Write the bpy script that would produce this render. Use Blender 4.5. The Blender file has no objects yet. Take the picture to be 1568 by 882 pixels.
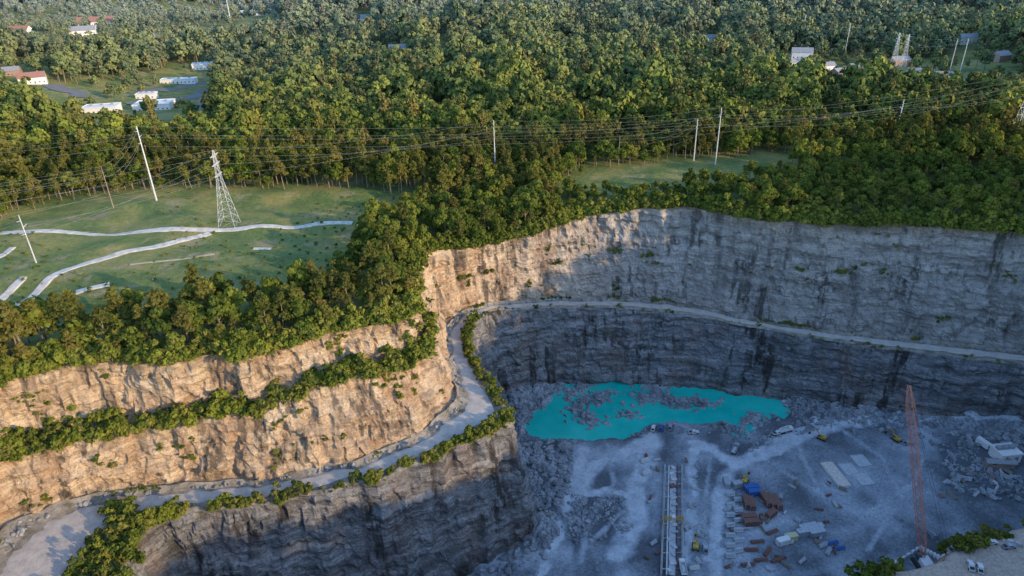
import bpy, math, random, numpy as np
from mathutils import Vector, Matrix
from mathutils.geometry import delaunay_2d_cdt
rng=np.random.default_rng(7); random.seed(7)
scene=bpy.context.scene
PI=math.pi
# ------------------------------------------------------------------ camera / survey
PITCH=math.radians(27); ROLL=math.radians(-1.5); H=120.0; F=1045.0
cam=bpy.data.cameras.new("camera"); cam.lens=24; cam.sensor_width=36; cam.clip_start=1; cam.clip_end=20000
co=bpy.data.objects.new("camera",cam); scene.collection.objects.link(co); scene.camera=co
co.matrix_world=Matrix.Translation((0,0,H))@Matrix.Rotation(PI/2-PITCH,4,'X')@Matrix.Rotation(ROLL,4,'Z')
def G(u,v,zf=0.0):
    cx,cy=u-784.,441.-v
    x=cx*math.cos(ROLL)-cy*math.sin(ROLL); y=cx*math.sin(ROLL)+cy*math.cos(ROLL)
    Y=y*math.sin(PITCH)+F*math.cos(PITCH); Z=y*math.cos(PITCH)-F*math.sin(PITCH)
    z=zf if not callable(zf) else 0.
    for i in range(10 if callable(zf) else 1):
        t=(H-z)/(-Z); X_,Y_=x*t,Y*t
        if callable(zf): z=.5*z+.5*float(zf(np.array([X_]),np.array([Y_]))[0])
    return (X_,Y_,z)
# ------------------------------------------------------------------ noise
def hsh(ix,iy,iz,s=0):
    h=(ix*374761393+iy*668265263+iz*1274126177+s*974634777)&0xFFFFFFFF
    h=((h^(h>>13))*1274126177)&0xFFFFFFFF
    return ((h^(h>>16))&0xFFFFFF)/float(0xFFFFFF)
def vn(x,y,z,s=0):
    x0=np.floor(x).astype(np.int64);y0=np.floor(y).astype(np.int64);z0=np.floor(z).astype(np.int64)
    fx,fy,fz=x-x0,y-y0,z-z0
    fx=fx*fx*(3-2*fx);fy=fy*fy*(3-2*fy);fz=fz*fz*(3-2*fz)
    r=0
    for a in (0,1):
        for b in (0,1):
            for c in (0,1):
                w=(fx if a else 1-fx)*(fy if b else 1-fy)*(fz if c else 1-fz)
                r=r+w*hsh(x0+a,y0+b,z0+c,s)
    return r
def vn2(x,y,s=0):
    x0=np.floor(x).astype(np.int64);y0=np.floor(y).astype(np.int64)
    fx,fy=x-x0,y-y0
    fx=fx*fx*(3-2*fx);fy=fy*fy*(3-2*fy);r=0
    for a in (0,1):
        for b in (0,1):
            r=r+(fx if a else 1-fx)*(fy if b else 1-fy)*hsh(x0+a,y0+b,0,s)
    return r
def fbm(x,y,z=None,o=3,s=0):
    x=np.asarray(x,float);y=np.asarray(y,float)
    if z is not None: z=np.asarray(z,float)
    r=0;a=.5;t=0
    for i in range(o):
        r=r+a*(vn2(x,y,s+i) if z is None else vn(x,y,z,s+i));t+=a;a*=.5;x=x*2.03+3.1;y=y*2.03+1.7
        if z is not None: z=z*2.03+5.3
    return r/t
def sst(a,b,x):
    t=np.clip((x-a)/(b-a),0,1);return t*t*(3-2*t)
def inpoly(px,py,poly):
    px=np.asarray(px);py=np.asarray(py);r=np.zeros(px.shape,bool)
    n=len(poly)
    for i in range(n):
        x1,y1=poly[i][0],poly[i][1];x2,y2=poly[(i+1)%n][0],poly[(i+1)%n][1]
        if y1==y2: continue
        c=((y1>py)!=(y2>py))&(px<(x2-x1)*(py-y1)/(y2-y1)+x1)
        r^=c
    return r
def dline(px,py,pl,closed=False):
    d=np.full(np.asarray(px).shape,1e9);n=len(pl)
    for i in range(n if closed else n-1):
        ax,ay=pl[i][0],pl[i][1];bx,by=pl[(i+1)%n][0],pl[(i+1)%n][1]
        L=(bx-ax)**2+(by-ay)**2+1e-9
        t=np.clip(((px-ax)*(bx-ax)+(py-ay)*(by-ay))/L,0,1)
        d=np.minimum(d,np.hypot(px-ax-t*(bx-ax),py-ay-t*(by-ay)))
    return d
# ------------------------------------------------------------------ materials
def nodes(name):
    m=bpy.data.materials.new(name);m.use_nodes=True;nt=m.node_tree
    return m,nt,nt.nodes,nt.links,nt.nodes["Principled BSDF"]
def noi(N,L,vec,scale,detail=4,rough=.6,sc=None,dist=0):
    t=N.new("ShaderNodeTexNoise");t.inputs["Scale"].default_value=scale;t.inputs["Detail"].default_value=detail
    t.inputs["Roughness"].default_value=rough;t.inputs["Distortion"].default_value=dist
    if sc:
        mp=N.new("ShaderNodeMapping");mp.inputs["Scale"].default_value=sc[:3]
        if len(sc)>3: mp.inputs["Rotation"].default_value=sc[3]
        L.new(vec,mp.inputs["Vector"]);vec=mp.outputs[0]
    L.new(vec,t.inputs["Vector"]);return t.outputs["Fac"]
def ramp(N,L,fac,stops):
    r=N.new("ShaderNodeValToRGB");e=r.color_ramp.elements
    while len(e)<len(stops): e.new(.5)
    for i,(p,c) in enumerate(stops):
        e[i].position=p;e[i].color=(c,c,c,1) if not isinstance(c,tuple) else (*c,1)
    L.new(fac,r.inputs[0]);return r.outputs[0]
def mix(N,L,fac,a,b,mode='MIX'):
    m=N.new("ShaderNodeMix");m.data_type='RGBA';m.blend_type=mode
    for s,v in ((m.inputs[0],fac),(m.inputs[6],a),(m.inputs[7],b)):
        if isinstance(v,bpy.types.NodeSocket): L.new(v,s)
        elif isinstance(v,tuple): s.default_value=(*v,1)
        else: s.default_value=v
    return m.outputs[2]
def math_(N,L,op,a,b):
    m=N.new("ShaderNodeMath");m.operation=op;m.use_clamp=False
    for s,v in ((m.inputs[0],a),(m.inputs[1],b)):
        if isinstance(v,bpy.types.NodeSocket): L.new(v,s)
        else: s.default_value=v
    return m.outputs[0]
def mrange(N,L,v,a,b,c=0.,d=1.):
    m=N.new("ShaderNodeMapRange");L.new(v,m.inputs[0])
    for i,k in enumerate((a,b,c,d)): m.inputs[i+1].default_value=k
    return m.outputs[0]
def bump(N,L,P,h,dist,strength=1):
    b=N.new("ShaderNodeBump");b.inputs["Distance"].default_value=dist;b.inputs["Strength"].default_value=strength
    L.new(h,b.inputs["Height"]);L.new(b.outputs[0],P.inputs["Normal"])
def posn(N):
    return N.new("ShaderNodeNewGeometry").outputs["Position"]
def sepx(N,L,p,i):
    s=N.new("ShaderNodeSeparateXYZ");L.new(p,s.inputs[0]);return s.outputs[i]
def simple(name,col,rough=.75,metal=0,var=.25,scale=1.2):
    m,nt,N,L,P=nodes(name)
    tc=N.new("ShaderNodeTexCoord").outputs["Object"]
    f=noi(N,L,tc,scale,4)
    c=mix(N,L,ramp(N,L,f,[(.3,0.),(.7,1.)]),tuple(x*(1-var) for x in col),tuple(min(1,x*(1+var)) for x in col))
    L.new(c,P.inputs["Base Color"]);P.inputs["Roughness"].default_value=rough;P.inputs["Metallic"].default_value=metal
    return m
def rock(name,c1,c2,c3,stain,stainc=(.07,.065,.06),strata=.5,rust=(.36,.21,.12),rusta=.35,greyx=False,bd=.8,lo=.45):
    m,nt,N,L,P=nodes(name);p=posn(N)
    P.inputs["Specular IOR Level"].default_value=.2
    a=noi(N,L,p,.09,4,.65)
    col=ramp(N,L,a,[(.3,c1),(.5,c2),(.7,c3)])
    st=noi(N,L,p,1.0,4,.65,(.035,.035,.5,(.10,.06,0)),.3)
    col=mix(N,L,ramp(N,L,st,[(.38,strata),(.50,0.)]),col,tuple(x*.42 for x in c1))
    col=mix(N,L,ramp(N,L,st,[(.54,0.),(.66,strata)]),col,tuple(min(1,x*1.25) for x in c3))
    st2=noi(N,L,p,1.0,5,.7,(.25,.25,1.3,(.10,.06,0)),.3)
    col=mix(N,L,ramp(N,L,st2,[(.52,0.),(.68,.6)]),col,tuple(min(1,x*1.25) for x in c3))
    col=mix(N,L,ramp(N,L,st2,[(.32,.6),(.45,0.)]),col,tuple(x*.5 for x in c1))
    rs=noi(N,L,p,1.0,4,.6,(.09,.09,.03))
    col=mix(N,L,ramp(N,L,rs,[(.52,0.),(.66,rusta)]),col,rust)
    if greyx:
        hs=N.new("ShaderNodeHueSaturation");hs.inputs["Saturation"].default_value=.24;hs.inputs["Value"].default_value=.70
        L.new(mrange(N,L,sepx(N,L,p,0),-32.,60.),hs.inputs["Fac"]);L.new(col,hs.inputs["Color"]);col=hs.outputs[0]
        sf=math_(N,L,'MULTIPLY',mrange(N,L,sepx(N,L,p,2),-5.,-.5),ramp(N,L,noi(N,L,p,.35,4),[(.4,0.),(.55,.8)]))
        col=mix(N,L,sf,col,(.34,.23,.14))
    if stain>0:
        vs=noi(N,L,p,1.0,4,.65,(.2,.2,.010))
        vs2=noi(N,L,p,.045,3)
        k=math_(N,L,'MULTIPLY',ramp(N,L,vs,[(.50,0.),(.60,1.)]),ramp(N,L,vs2,[(.40,0.),(.56,stain)]))
        col=mix(N,L,k,col,stainc)
    fine=noi(N,L,p,1.4,6,.8)
    col=mix(N,L,.8,col,ramp(N,L,fine,[(.36,lo),(.54,1.)]),'MULTIPLY')
    L.new(col,P.inputs["Base Color"]);P.inputs["Roughness"].default_value=.9
    h=math_(N,L,'ADD',math_(N,L,'MULTIPLY',fine,1.6),math_(N,L,'MULTIPLY',st2,1.5))
    bump(N,L,P,h,bd);return m
def foliage(name,dark,light,alt,altamt=.3,trans=True):
    m,nt,N,L,P=nodes(name)
    at=N.new("ShaderNodeAttribute");at.attribute_name="tint"
    oi=N.new("ShaderNodeObjectInfo").outputs["Random"]
    p=posn(N)
    f=math_(N,L,'ADD',math_(N,L,'MULTIPLY',at.outputs["Fac"],.45),math_(N,L,'MULTIPLY',oi,.55))
    col=mix(N,L,f,dark,light)
    wn=N.new("ShaderNodeTexWhiteNoise");wn.noise_dimensions='1D';L.new(oi,wn.inputs["W"])
    f2=math_(N,L,'MULTIPLY',ramp(N,L,wn.outputs["Value"],[(.6,0.),(1.,1.)]),altamt)
    col=mix(N,L,f2,col,alt)
    big=noi(N,L,p,.018,2)
    col=mix(N,L,1.,col,ramp(N,L,big,[(.38,(.62,.70,.72)),(.5,(.95,.95,.95)),(.62,(1.,1.,.9))]),'MULTIPLY')
    col=mix(N,L,mrange(N,L,sepx(N,L,p,1),420.,1700.,0.,.72),col,(.26,.32,.33))  # distance haze painted into the leaf colour, stronger with depth
    D=N.new("ShaderNodeBsdfDiffuse");L.new(col,D.inputs[0])
    out=[n for n in N if n.type=='OUTPUT_MATERIAL'][0];N.remove(P)
    if trans:
        tr=N.new("ShaderNodeBsdfTranslucent");L.new(mix(N,L,.5,col,(.24,.25,.04)),tr.inputs[0])
        ms=N.new("ShaderNodeMixShader");ms.inputs[0].default_value=.22
        L.new(D.outputs[0],ms.inputs[1]);L.new(tr.outputs[0],ms.inputs[2]);L.new(ms.outputs[0],out.inputs[0])
    else: L.new(D.outputs[0],out.inputs[0])
    return m
# ------------------------------------------------------------------ mesh helpers
def mkobj(name,me,mats,parent=None):
    for m in mats: me.materials.append(m)
    o=bpy.data.objects.new(name,me);scene.collection.objects.link(o)
    if parent: o.parent=parent
    return o
def gridmesh(name,V,mats,closed=False,smooth=False,mi=None):
    nu,nv=V.shape[:2];idx=np.arange(nu*nv).reshape(nu,nv)
    if closed: i2=np.roll(idx,-1,0)
    else: i2=idx[1:];idx=idx[:-1]
    f=np.stack([idx[:,:-1],idx[:,1:],i2[:,1:],i2[:,:-1]],-1).reshape(-1,4)
    me=bpy.data.meshes.new(name);me.from_pydata(V.reshape(-1,3).tolist(),[],f.tolist())
    if smooth: me.polygons.foreach_set("use_smooth",np.ones(len(f),bool))
    return mkobj(name,me,mats)
class Bd:
    def __init__(s): s.v=[];s.f=[];s.m=[]
    def add(s,v,f,mi=0):
        o=len(s.v);s.v+=[tuple(x) for x in v];s.f+=[tuple(i+o for i in q) for q in f];s.m+=[mi]*len(f)
    def box(s,c,d,rz=0,mi=0,tp=1.):
        ca,sa=math.cos(rz),math.sin(rz);v=[]
        for z,k in ((-.5,1),(.5,tp)):
            for x,y in ((-.5,-.5),(.5,-.5),(.5,.5),(-.5,.5)):
                X,Y=x*d[0]*k,y*d[1]*k;v.append((c[0]+X*ca-Y*sa,c[1]+X*sa+Y*ca,c[2]+z*d[2]))
        s.add(v,[(3,2,1,0),(4,5,6,7),(0,1,5,4),(1,2,6,5),(2,3,7,6),(3,0,4,7)],mi)
    def cyl(s,p,q,r0,r1=None,n=6,mi=0,cap=True):
        r1=r0 if r1 is None else r1;p=Vector(p);q=Vector(q);d=(q-p).normalized()
        a=d.orthogonal().normalized();b=d.cross(a);v=[]
        for c,r in ((p,r0),(q,r1)):
            for i in range(n):
                t=2*PI*i/n;v.append(c+a*math.cos(t)*r+b*math.sin(t)*r)
        f=[(i,(i+1)%n,n+(i+1)%n,n+i) for i in range(n)]
        if cap: f+=[tuple(range(n-1,-1,-1)),tuple(range(n,2*n))]
        s.add(v,f,mi)
    def prism(s,prof,y0,y1,mi=0):
        n=len(prof);v=[(x,y0,z) for x,z in prof]+[(x,y1,z) for x,z in prof]
        s.add(v,[tuple(range(n)),tuple(range(2*n-1,n-1,-1))]+[(i,n+i,n+(i+1)%n,(i+1)%n) for i in range(n)],mi)
    def lattice(s,p,q,w0,w1,n,r,mi=0):
        p=Vector(p);q=Vector(q);d=(q-p).normalized()
        a=d.cross(Vector((0,0,1)));a=Vector((1,0,0)) if a.length<.05 else a.normalized()
        b=d.cross(a).normalized();R=[]
        for i in range(n+1):
            t=i/n;c=p.lerp(q,t);w=(w0+(w1-w0)*t)/2
            R.append([c+a*w+b*w,c-a*w+b*w,c-a*w-b*w,c+a*w-b*w])
        for i in range(n):
            for k in range(4):
                s.cyl(R[i][k],R[i+1][k],r,n=4,mi=mi,cap=False)
                s.cyl(R[i][k],R[i+1][(k+1)%4],r*.6,n=3,mi=mi,cap=False)
                if k%2: s.cyl(R[i+1][k],R[i][(k+1)%4],r*.6,n=3,mi=mi,cap=False)
                s.cyl(R[i+1][k],R[i+1][(k+1)%4],r*.6,n=3,mi=mi,cap=False)
    def mesh(s,name):
        me=bpy.data.meshes.new(name);me.from_pydata(s.v,[],s.f)
        me.polygons.foreach_set("material_index",s.m);return me
    def obj(s,name,mats,loc=(0,0,0),rz=0,parent=None,sc=1):
        o=mkobj(name,s.mesh(name),mats,parent);o.location=loc;o.rotation_euler=(0,0,rz);o.scale=(sc,)*3;return o
# ------------------------------------------------------------------ stations of the pit
#  rim(x,y) ledge(x,y,z) foot(x,y,z) crest(x,y,z) toe(x,y) ledge_fraction
ST=[
((-176,110),(-171,112,-18),(-166,114,-38),(-122,112,-39),(-113,114),.4),
((-170,150),(-163,148,-18),(-159,140,-37),(-116,137,-39),(-106,139),.4),
((-162,181),(-159,167,-18),(-158,157,-37),(-115,155,-39),(-106,148),.35),
((-140,188),(-142,175,-18),(-146,167,-38),(-112,161,-40),(-103,152),.35),
((-118,189),(-124,180,-18),(-125,174,-40),(-104,163,-40),(-98,153),.35),
((-87,191),(-84,183.6,-17),(-86,176,-40),(-82,164,-40),(-80,153),.3),
((-61,205),(-51,196,-15),(-51.6,182,-37),(-41,173,-37),(-36,161),.3),
((-44,211),(-38,205,-14.5),(-34,192,-35),(-20,186,-35),(-16,175),.35),
((-35,216),(-29,215,-14),(-22,207,-33),(-1,193,-34),(7,190),.4),
((-35,228),(-31,229,-14),(-25,222,-33.5),(-3,205,-34),(8,204),.4),
((-38,245),(-34,246,-14),(-29,243,-34.5),(-11,225,-34.5),(0,226),.8),
((-39,262),(-35,261,-18),(-31,260,-35.5),(-17,241,-35),(-7,244),.9),
((-37,279),(-33,276,-20),(-29,274,-36.5),(-20.5,262,-36),(-9,262),.9),
((-25,290),(-23,287,-22),(-22,285,-37),(-17,278,-37),(-8,274),.9),
((-7,302),(-8,299,-22),(-10,295,-39),(-8,288,-39),(-3,281),.9),
((22,317),(22,314,-25),(22,310,-45),(21.4,301.6,-45),(27,292),.9),
((41,328),(46,321,-25),(52,313,-47.5),(53,303,-47.5),(56,291),.85),
((88,321),(88,315,-22),(90,310,-50),(87.5,300,-50),(87,286),.85),
((117,301),(118,297,-22),(122,293,-51),(119,285,-51),(120,276),.75),
((146,291),(147,286,-22),(153,282,-52),(149.5,274,-52),(152,266),.65),
((186,288),(187,281,-24),(193,273,-52.5),(187,262,-52.5),(189,255),.6),
((226,275),(227,269,-24),(234,261,-53),(226,251,-53),(227,243),.6),
((262,240),(258,236,-24),(255,232,-53),(246,226,-53),(236,220),.5),
((275,180),(270,180,-24),(266,179,-53),(254,178,-53),(246,178),.5),
((265,110),(260,112,-24),(255,113,-53),(243,116,-53),(235,120),.5),
((220,60),(217,64,-24),(214,68,-52),(208,78,-52),(202,86),.5),
((120,42),(119,47,-22),(118,52,-50),(116,62,-50),(115,72),.5),
((0,40),(0,45,-20),(0,50,-46),(0,60,-46),(0,70),.5),
((-100,45),(-99,50,-18),(-98,55,-42),(-92,66,-42),(-86,76),.5),
((-155,70),(-152,74,-18),(-148,78,-39),(-116,88,-39),(-106,94),.5)]
DIPC=(5,308)
def hup(x,y):
    x=np.asarray(x,float);y=np.asarray(y,float)
    d=-9.5*np.exp(-(((x-DIPC[0])/55)**2+((y-DIPC[1])/50)**2))
    far=np.maximum(sst(420,800,y),sst(440,700,np.abs(x)))
    r=far*56*(fbm(x/330+5,y/330+2,None,3,11)-.5)
    fld=sst(-30,-70,x)*sst(200,225,y)*sst(380,340,y)
    d+=fld*5.5*(fbm(x/30+y/70,y/15,None,2,21)-.5)
    rg=sst(283,322,x)*sst(520,400,x)*sst(-340,-200,y)*sst(322,262,y)   # added off-frame ridge, heights shaped to cast shadow over the pit
    d+=rg*np.interp(y,[-110,-63,-40,-17,22,60,140,190,230],[72,66,55,47,44,47,50,58,60])
    return d+r
ns=len(ST);cols=[]
for i in range(ns):
    a=ST[i];b=ST[(i+1)%ns]
    L=max(math.dist(a[0],b[0]),math.dist(a[3][:2],b[3][:2]))
    n=max(2,int(L/(.9 if i<22 else 2.5)))
    for k in range(n):
        t=k/n;l=lambda p,q:[p[j]+(q[j]-p[j])*t for j in range(len(p))]
        cols.append(l(a[0],b[0])+l(a[1],b[1])+l(a[2],b[2])+l(a[3],b[3])+l(a[4],b[4])+[a[5]+(b[5]-a[5])*t,i+t])
C=np.array(cols);NS=len(C)
K=np.hanning(13);K/=K.sum()
S=C.copy()
for j in range(C.shape[1]-1):
    e=np.r_[C[-6:,j],C[:,j],C[:6,j]];S[:,j]=np.convolve(e,K,'valid')
rim=S[:,0:2];led=S[:,2:5].copy();foot=S[:,5:8];crest=S[:,8:11];toe=S[:,11:13];lf=S[:,13];stn=C[:,14]
def nrm(P):
    t=np.roll(P,-3,0)-np.roll(P,3,0);t/=np.linalg.norm(t,axis=1)[:,None]+1e-9
    return np.stack([t[:,1],-t[:,0]],1)
def smc(A):
    K2=np.hanning(25);K2/=K2.sum();o=A.copy()
    for j in range(A.shape[1]): o[:,j]=np.convolve(np.r_[A[-12:,j],A[:,j],A[:12,j]],K2,'valid')
    return o/np.linalg.norm(o,axis=1)[:,None]
nU=smc(nrm((rim+foot[:,:2])/2));nL=smc(nrm((crest[:,:2]+toe)/2))
jr=(fbm(rim[:,0]/11,rim[:,1]/11,None,4,3)-.5)*8
rim=rim+nU*jr[:,None]
jc=(fbm(crest[:,0]/9,crest[:,1]/9,None,4,5)-.5)*5
crest=crest.copy();crest[:,:2]+=nL*jc[:,None]
led[:,2]+=10*(fbm(led[:,0]/24,led[:,1]/24,None,3,7)-.5)
foot=foot.copy();foot[:,:2]+=nU*((fbm(foot[:,0]/8,foot[:,1]/8,None,3,8)-.5)*3)[:,None]
rimz=hup(rim[:,0],rim[:,1])
R3=np.c_[rim,rimz]
lf=np.clip(lf+.45*(fbm(rim[:,0]/14,rim[:,1]/14,None,3,19)-.5),.1,.95)
lin=np.c_[R3[:,:2]+(led[:,:2]-R3[:,:2])*lf[:,None],led[:,2]+.8+2*(fbm(rim[:,0]/15,rim[:,1]/15,None,2,9)-.5)]
def seg(a,b,n,last=False):
    t=np.linspace(0,1,n,endpoint=last);return a[:,None,:]+(b-a)[:,None,:]*t[None,:,None]
def rough(V,n2,amp,e):
    x,y,z=V[...,0],V[...,1],V[...,2]
    zz=z+.1*x+.05*y
    d=5.2*(fbm(x/16,y/16,zz/30,3,31)-.5)+2.4*(fbm(x/4,y/4,zz/5,2,41)-.5)
    wx=x+1.5*fbm(x/5,y/5,z/5,1,51);wy=y+1.5*fbm(x/5+7,y/5,z/5,1,52)
    fl=lambda a:np.floor(a).astype(np.int64)
    d+=1.9*(hsh(fl(wx/4.1),fl(wy/4.1),fl(zz/4.6),5)-.5)
    d+=1.0*(hsh(fl(wx/1.7),fl(wy/1.7),fl(zz/2.1),6)-.5)
    d+=1.3*(hsh(fl(x*0),fl(y*0),fl((zz+1.5*fbm(x/30,y/30,None,2,66))/2.9),9)-.5)
    d+=2.0*(fbm(x/3,y/3,z/30,1,67)-.5)
    d=d*amp*e
    V=V.copy();V[...,0]+=n2[:,None,0]*d;V[...,1]+=n2[:,None,1]*d
    V[...,2]+=e*1.1*(fbm(x/3,y/3,z/3,1,61)-.5)
    return V
lo=led.copy();lo[:,2]-=.3
U=np.concatenate([seg(R3,lin,20),seg(lin,lo,8),seg(lo,foot,26,True)],1)
e=np.ones(U.shape[1]);e[0]=0;e[1]=.5;e[-1]=0;e[-2]=.5
e=np.repeat(e[None,:],NS,0);e[:,20:28]*=np.where((stn<9.5)|(stn>29),.45,1.)[:,None]
U=rough(U,nU,1.0,e)
toe3=np.c_[toe,np.full(NS,-88.)]
Lw=seg(crest,toe3,46,True)
e=np.ones(46);e[0]=0;e[1]=.5
Lw=rough(Lw,nL,.85,e[None,:])
rock_hi=rock("sandstone_rock",(.50,.35,.22),(.70,.52,.35),(.82,.66,.47),.8,strata=.45,rust=(.42,.22,.11),rusta=.5,greyx=True,bd=.6,lo=.55)
rock_lo=rock("grey_wet_rock",(.19,.195,.205),(.29,.30,.315),(.44,.445,.46),.95,strata=.7,rusta=.3)
gridmesh("quarry_upper_cliff",U,[rock_hi],True)
gridmesh("quarry_lower_cliff",Lw,[rock_lo],True)
# bench
def bn(x,y,s=71): return (fbm(x/5,y/5,None,3,s)-.5)
def bench_row(t):
    P=foot+(crest-foot)*t
    z=P[:,2]+(bn(P[:,0],P[:,1])*1.2+ (2.2*(1-t/.18)**1.5 if t<.18 else 0) + (.7*math.sin((t-.8)/.2*PI) if t>.8 else 0))*(0 if t in(0.,1.) else 1)*(0.12 if .2<t<.78 else 1)
    return np.c_[P[:,:2],z]
ts=[0.,.04,.08,.13,.18,.24,.32,.4,.48,.56,.64,.72,.78,.82,.86,.9,.94,.97,1.]
bench=np.stack([bench_row(t) for t in ts],1)
bench[:,0]=foot;bench[:,-1]=crest
m,nt,N,L,P=nodes("bench_gravel");p=posn(N)
a=noi(N,L,p,.25,6,.7);c=ramp(N,L,a,[(.35,(.12,.12,.08)),(.5,(.28,.25,.21)),(.7,(.44,.40,.34))])
L.new(c,P.inputs[0]);P.inputs["Roughness"].default_value=.95;bump(N,L,P,noi(N,L,p,1.5,6,.75),.6)
gridmesh("quarry_bench_ground",bench,[m],True)
m,nt,N,L,P=nodes("haul_road_gravel");p=posn(N)
a=noi(N,L,p,.35,6,.7);c=ramp(N,L,a,[(.3,(.35,.325,.30)),(.6,(.52,.48,.44))])
L.new(c,P.inputs[0]);P.inputs["Roughness"].default_value=.95;bump(N,L,P,noi(N,L,p,2.,4,.7),.15)
rl=.22+.09*(fbm(foot[:,0]/5,foot[:,1]/5,None,3,77)-.5)*2
rh=.72+.09*(fbm(foot[:,0]/5,foot[:,1]/5,None,3,78)-.5)*2
rows=[]
for k in range(10):
    t=rl+(rh-rl)*k/9
    Pp=foot+(crest-foot)*t[:,None]
    z=Pp[:,2]+bn(Pp[:,0],Pp[:,1])*1.2*.12+.12
    z=z-(.35 if k in(0,9) else 0)
    rows.append(np.c_[Pp[:,:2],z])
gridmesh("haul_road",np.stack(rows,1),[m],True,True)
# ------------------------------------------------------------------ pit floor
FZ=-84.
lake_px=[(800,652),(812,632),(838,612),(852,592),(885,580),(930,578),(1000,581),(1060,588),(1120,592),(1170,600),(1200,612),(1214,628),(1205,640),(1188,640),(1165,652),(1145,672),(1120,668),(1105,655),(1075,648),(1030,646),(1000,650),(975,664),(955,672),(900,674),(840,674),(812,668)]
lake=[G(u,v,-85.)[:2] for u,v in lake_px]
def fp(l,z=FZ): return [G(u,v,z)[:2] for u,v in l]
edge=[(60,140),(98,157),(120,166),(143,172),(160,180),(190,186),(300,190)]
isl=fp([(878,600),(893,612),(882,624),(900,634),(918,608),(890,590),(903,642),(928,600),(1002,592),(1022,612),(985,608),(960,632),(1062,612),(1042,617),(1108,652),(1150,645),(1130,657),(1160,636),(1080,616),(1008,602)])
tracks=[(fp([(1568,655),(1440,648),(1340,640),(1280,650),(1220,672),(1165,700),(1125,712),(1090,690),(1062,678)]),5.),
(fp([(1340,640),(1240,650),(1190,676),(1130,706)]),3),
(fp([(1125,712),(1105,750),(1098,800),(1095,882),(1090,930)]),4.5),
(fp([(895,690),(878,740),(868,790),(840,850),(815,900)]),4.),
(fp([(1000,672),(960,690),(905,715),(885,760)]),5.),
(fp([(1000,672),(975,740),(975,800),(945,850)]),7.),
(fp([(1060,690),(1062,760),(1050,860)]),3.),
(fp([(1220,680),(1260,760),(1320,790),(1400,740),(1420,680)]),1.6),
(fp([(1165,700),(1230,740),(1300,780),(1390,800)]),1.4),(fp([(1280,650),(1350,700),(1380,760),(1330,840)]),1.5),
(fp([(1090,690),(1080,760),(1078,860)]),1.3),(fp([(905,830),(950,790),(1000,770)]),1.5),(fp([(930,680),(940,740),(900,800),(890,860)]),1.4),
(fp([(885,760),(930,750),(965,760)]),3.)]
rubA=fp([(775,590),(860,585),(845,615),(805,645),(800,680),(870,672),(865,750),(850,840),(810,850),(790,740)])
rubB=fp([(870,755),(960,765),(960,820),(880,845)]);rubC=fp([(1425,685),(1600,665),(1600,765),(1470,765)])
rubD=fp([(1190,600),(1330,606),(1600,640),(1600,655),(1400,640),(1290,640),(1210,650)])
def zfloor(x,y):
    x=np.asarray(x,float);y=np.asarray(y,float)
    z=FZ+1.6*(fbm(x/22,y/22,None,3,81)-.5)+6*sst(160,235,x)*sst(190,230,y)
    wx=x+7*(fbm(x/7,y/7,None,2,94)-.5);wy=y+7*(fbm(x/7+4,y/7,None,2,95)-.5)
    rb=inpoly(wx,wy,rubA)|inpoly(wx,wy,rubB)|inpoly(wx,wy,rubC)|inpoly(wx,wy,rubD)
    z=z+rb*(3.6*fbm(x/5,y/5,None,3,96)-1.0)
    ins=inpoly(x,y,lake);d=dline(x,y,lake,True)+1.5*(fbm(x/4,y/4,None,2,84)-.5)
    w=np.where(ins,np.clip(d/3,0,1),0)
    z=z*(1-sst(8,0,d)*(~ins)*.8)+(FZ-.2)*(sst(8,0,d)*(~ins)*.8)
    z=np.where(ins,-84.6-2.2*w,z)
    z=z+np.where(~ins,-.9*sst(2.,0,d),0)
    for ix,iy in isl:
        z=z+3.4*np.exp(-((x-ix)**2/12+(y-iy)**2/6))*(.2+1.2*fbm(x/2.5,y/2.5,None,2,85))*ins
    ye=np.interp(x,[a for a,b in edge],[b for a,b in edge])+5*(fbm(x/9,y/9,None,2,86)-.5)
    z=z+14*sst(0,11,ye-y)*sst(70,100,x)
    return z
gx=np.arange(-130,262,1.15);gy=np.arange(60,312,1.15)
X,Y=np.meshgrid(gx,gy,indexing='ij')
Z=zfloor(X,Y)
tr=np.zeros_like(X)
wob=(fbm(X/5,Y/5,None,3,90)-.5)
for pl,w in tracks:
    d=dline(X,Y,pl)+(4.5 if w>2 else 1.2)*wob
    tr=np.maximum(tr,sst(w,w*.35,d)*(1 if w>2 else .75))
yard=inpoly(X,Y,fp([(1140,690),(1240,670),(1330,655),(1420,700),(1440,760),(1330,850),(1250,882),(1110,900),(1110,730)]))
mid=inpoly(X,Y,fp([(870,680),(1000,665),(1100,690),(1100,900),(930,900),(880,800)]))
wx=X+7*(fbm(X/7,Y/7,None,2,94)-.5);wy=Y+7*(fbm(X/7+4,Y/7,None,2,95)-.5)
rb=inpoly(wx,wy,rubA)|inpoly(wx,wy,rubB)|inpoly(wx,wy,rubC)|inpoly(wx,wy,rubD)
dust=np.clip(.26+1.2*(fbm(X/13,Y/13,None,4,91)-.5)+.13*yard+.08*mid-.3*rb,0,1)
dust=np.maximum(dust,tr*(.80+.5*(fbm(X/3,Y/3,None,2,92)-.5)))
flat=np.maximum(tr,np.clip(yard*.6+mid*.25,0,1))
Z=Z+(1-flat)*1.4*(fbm(X/2.5,Y/2.5,None,3,93)-.5)
sand=sst(-78,-73,Z)*sst(70,100,X)
fl=gridmesh("quarry_floor_ground",np.stack([X,Y,Z],-1),[],False,True)
at=fl.data.attributes.new("dust",'FLOAT','POINT');at.data.foreach_set("value",dust.ravel())
at=fl.data.attributes.new("sand",'FLOAT','POINT');at.data.foreach_set("value",sand.ravel())
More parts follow.
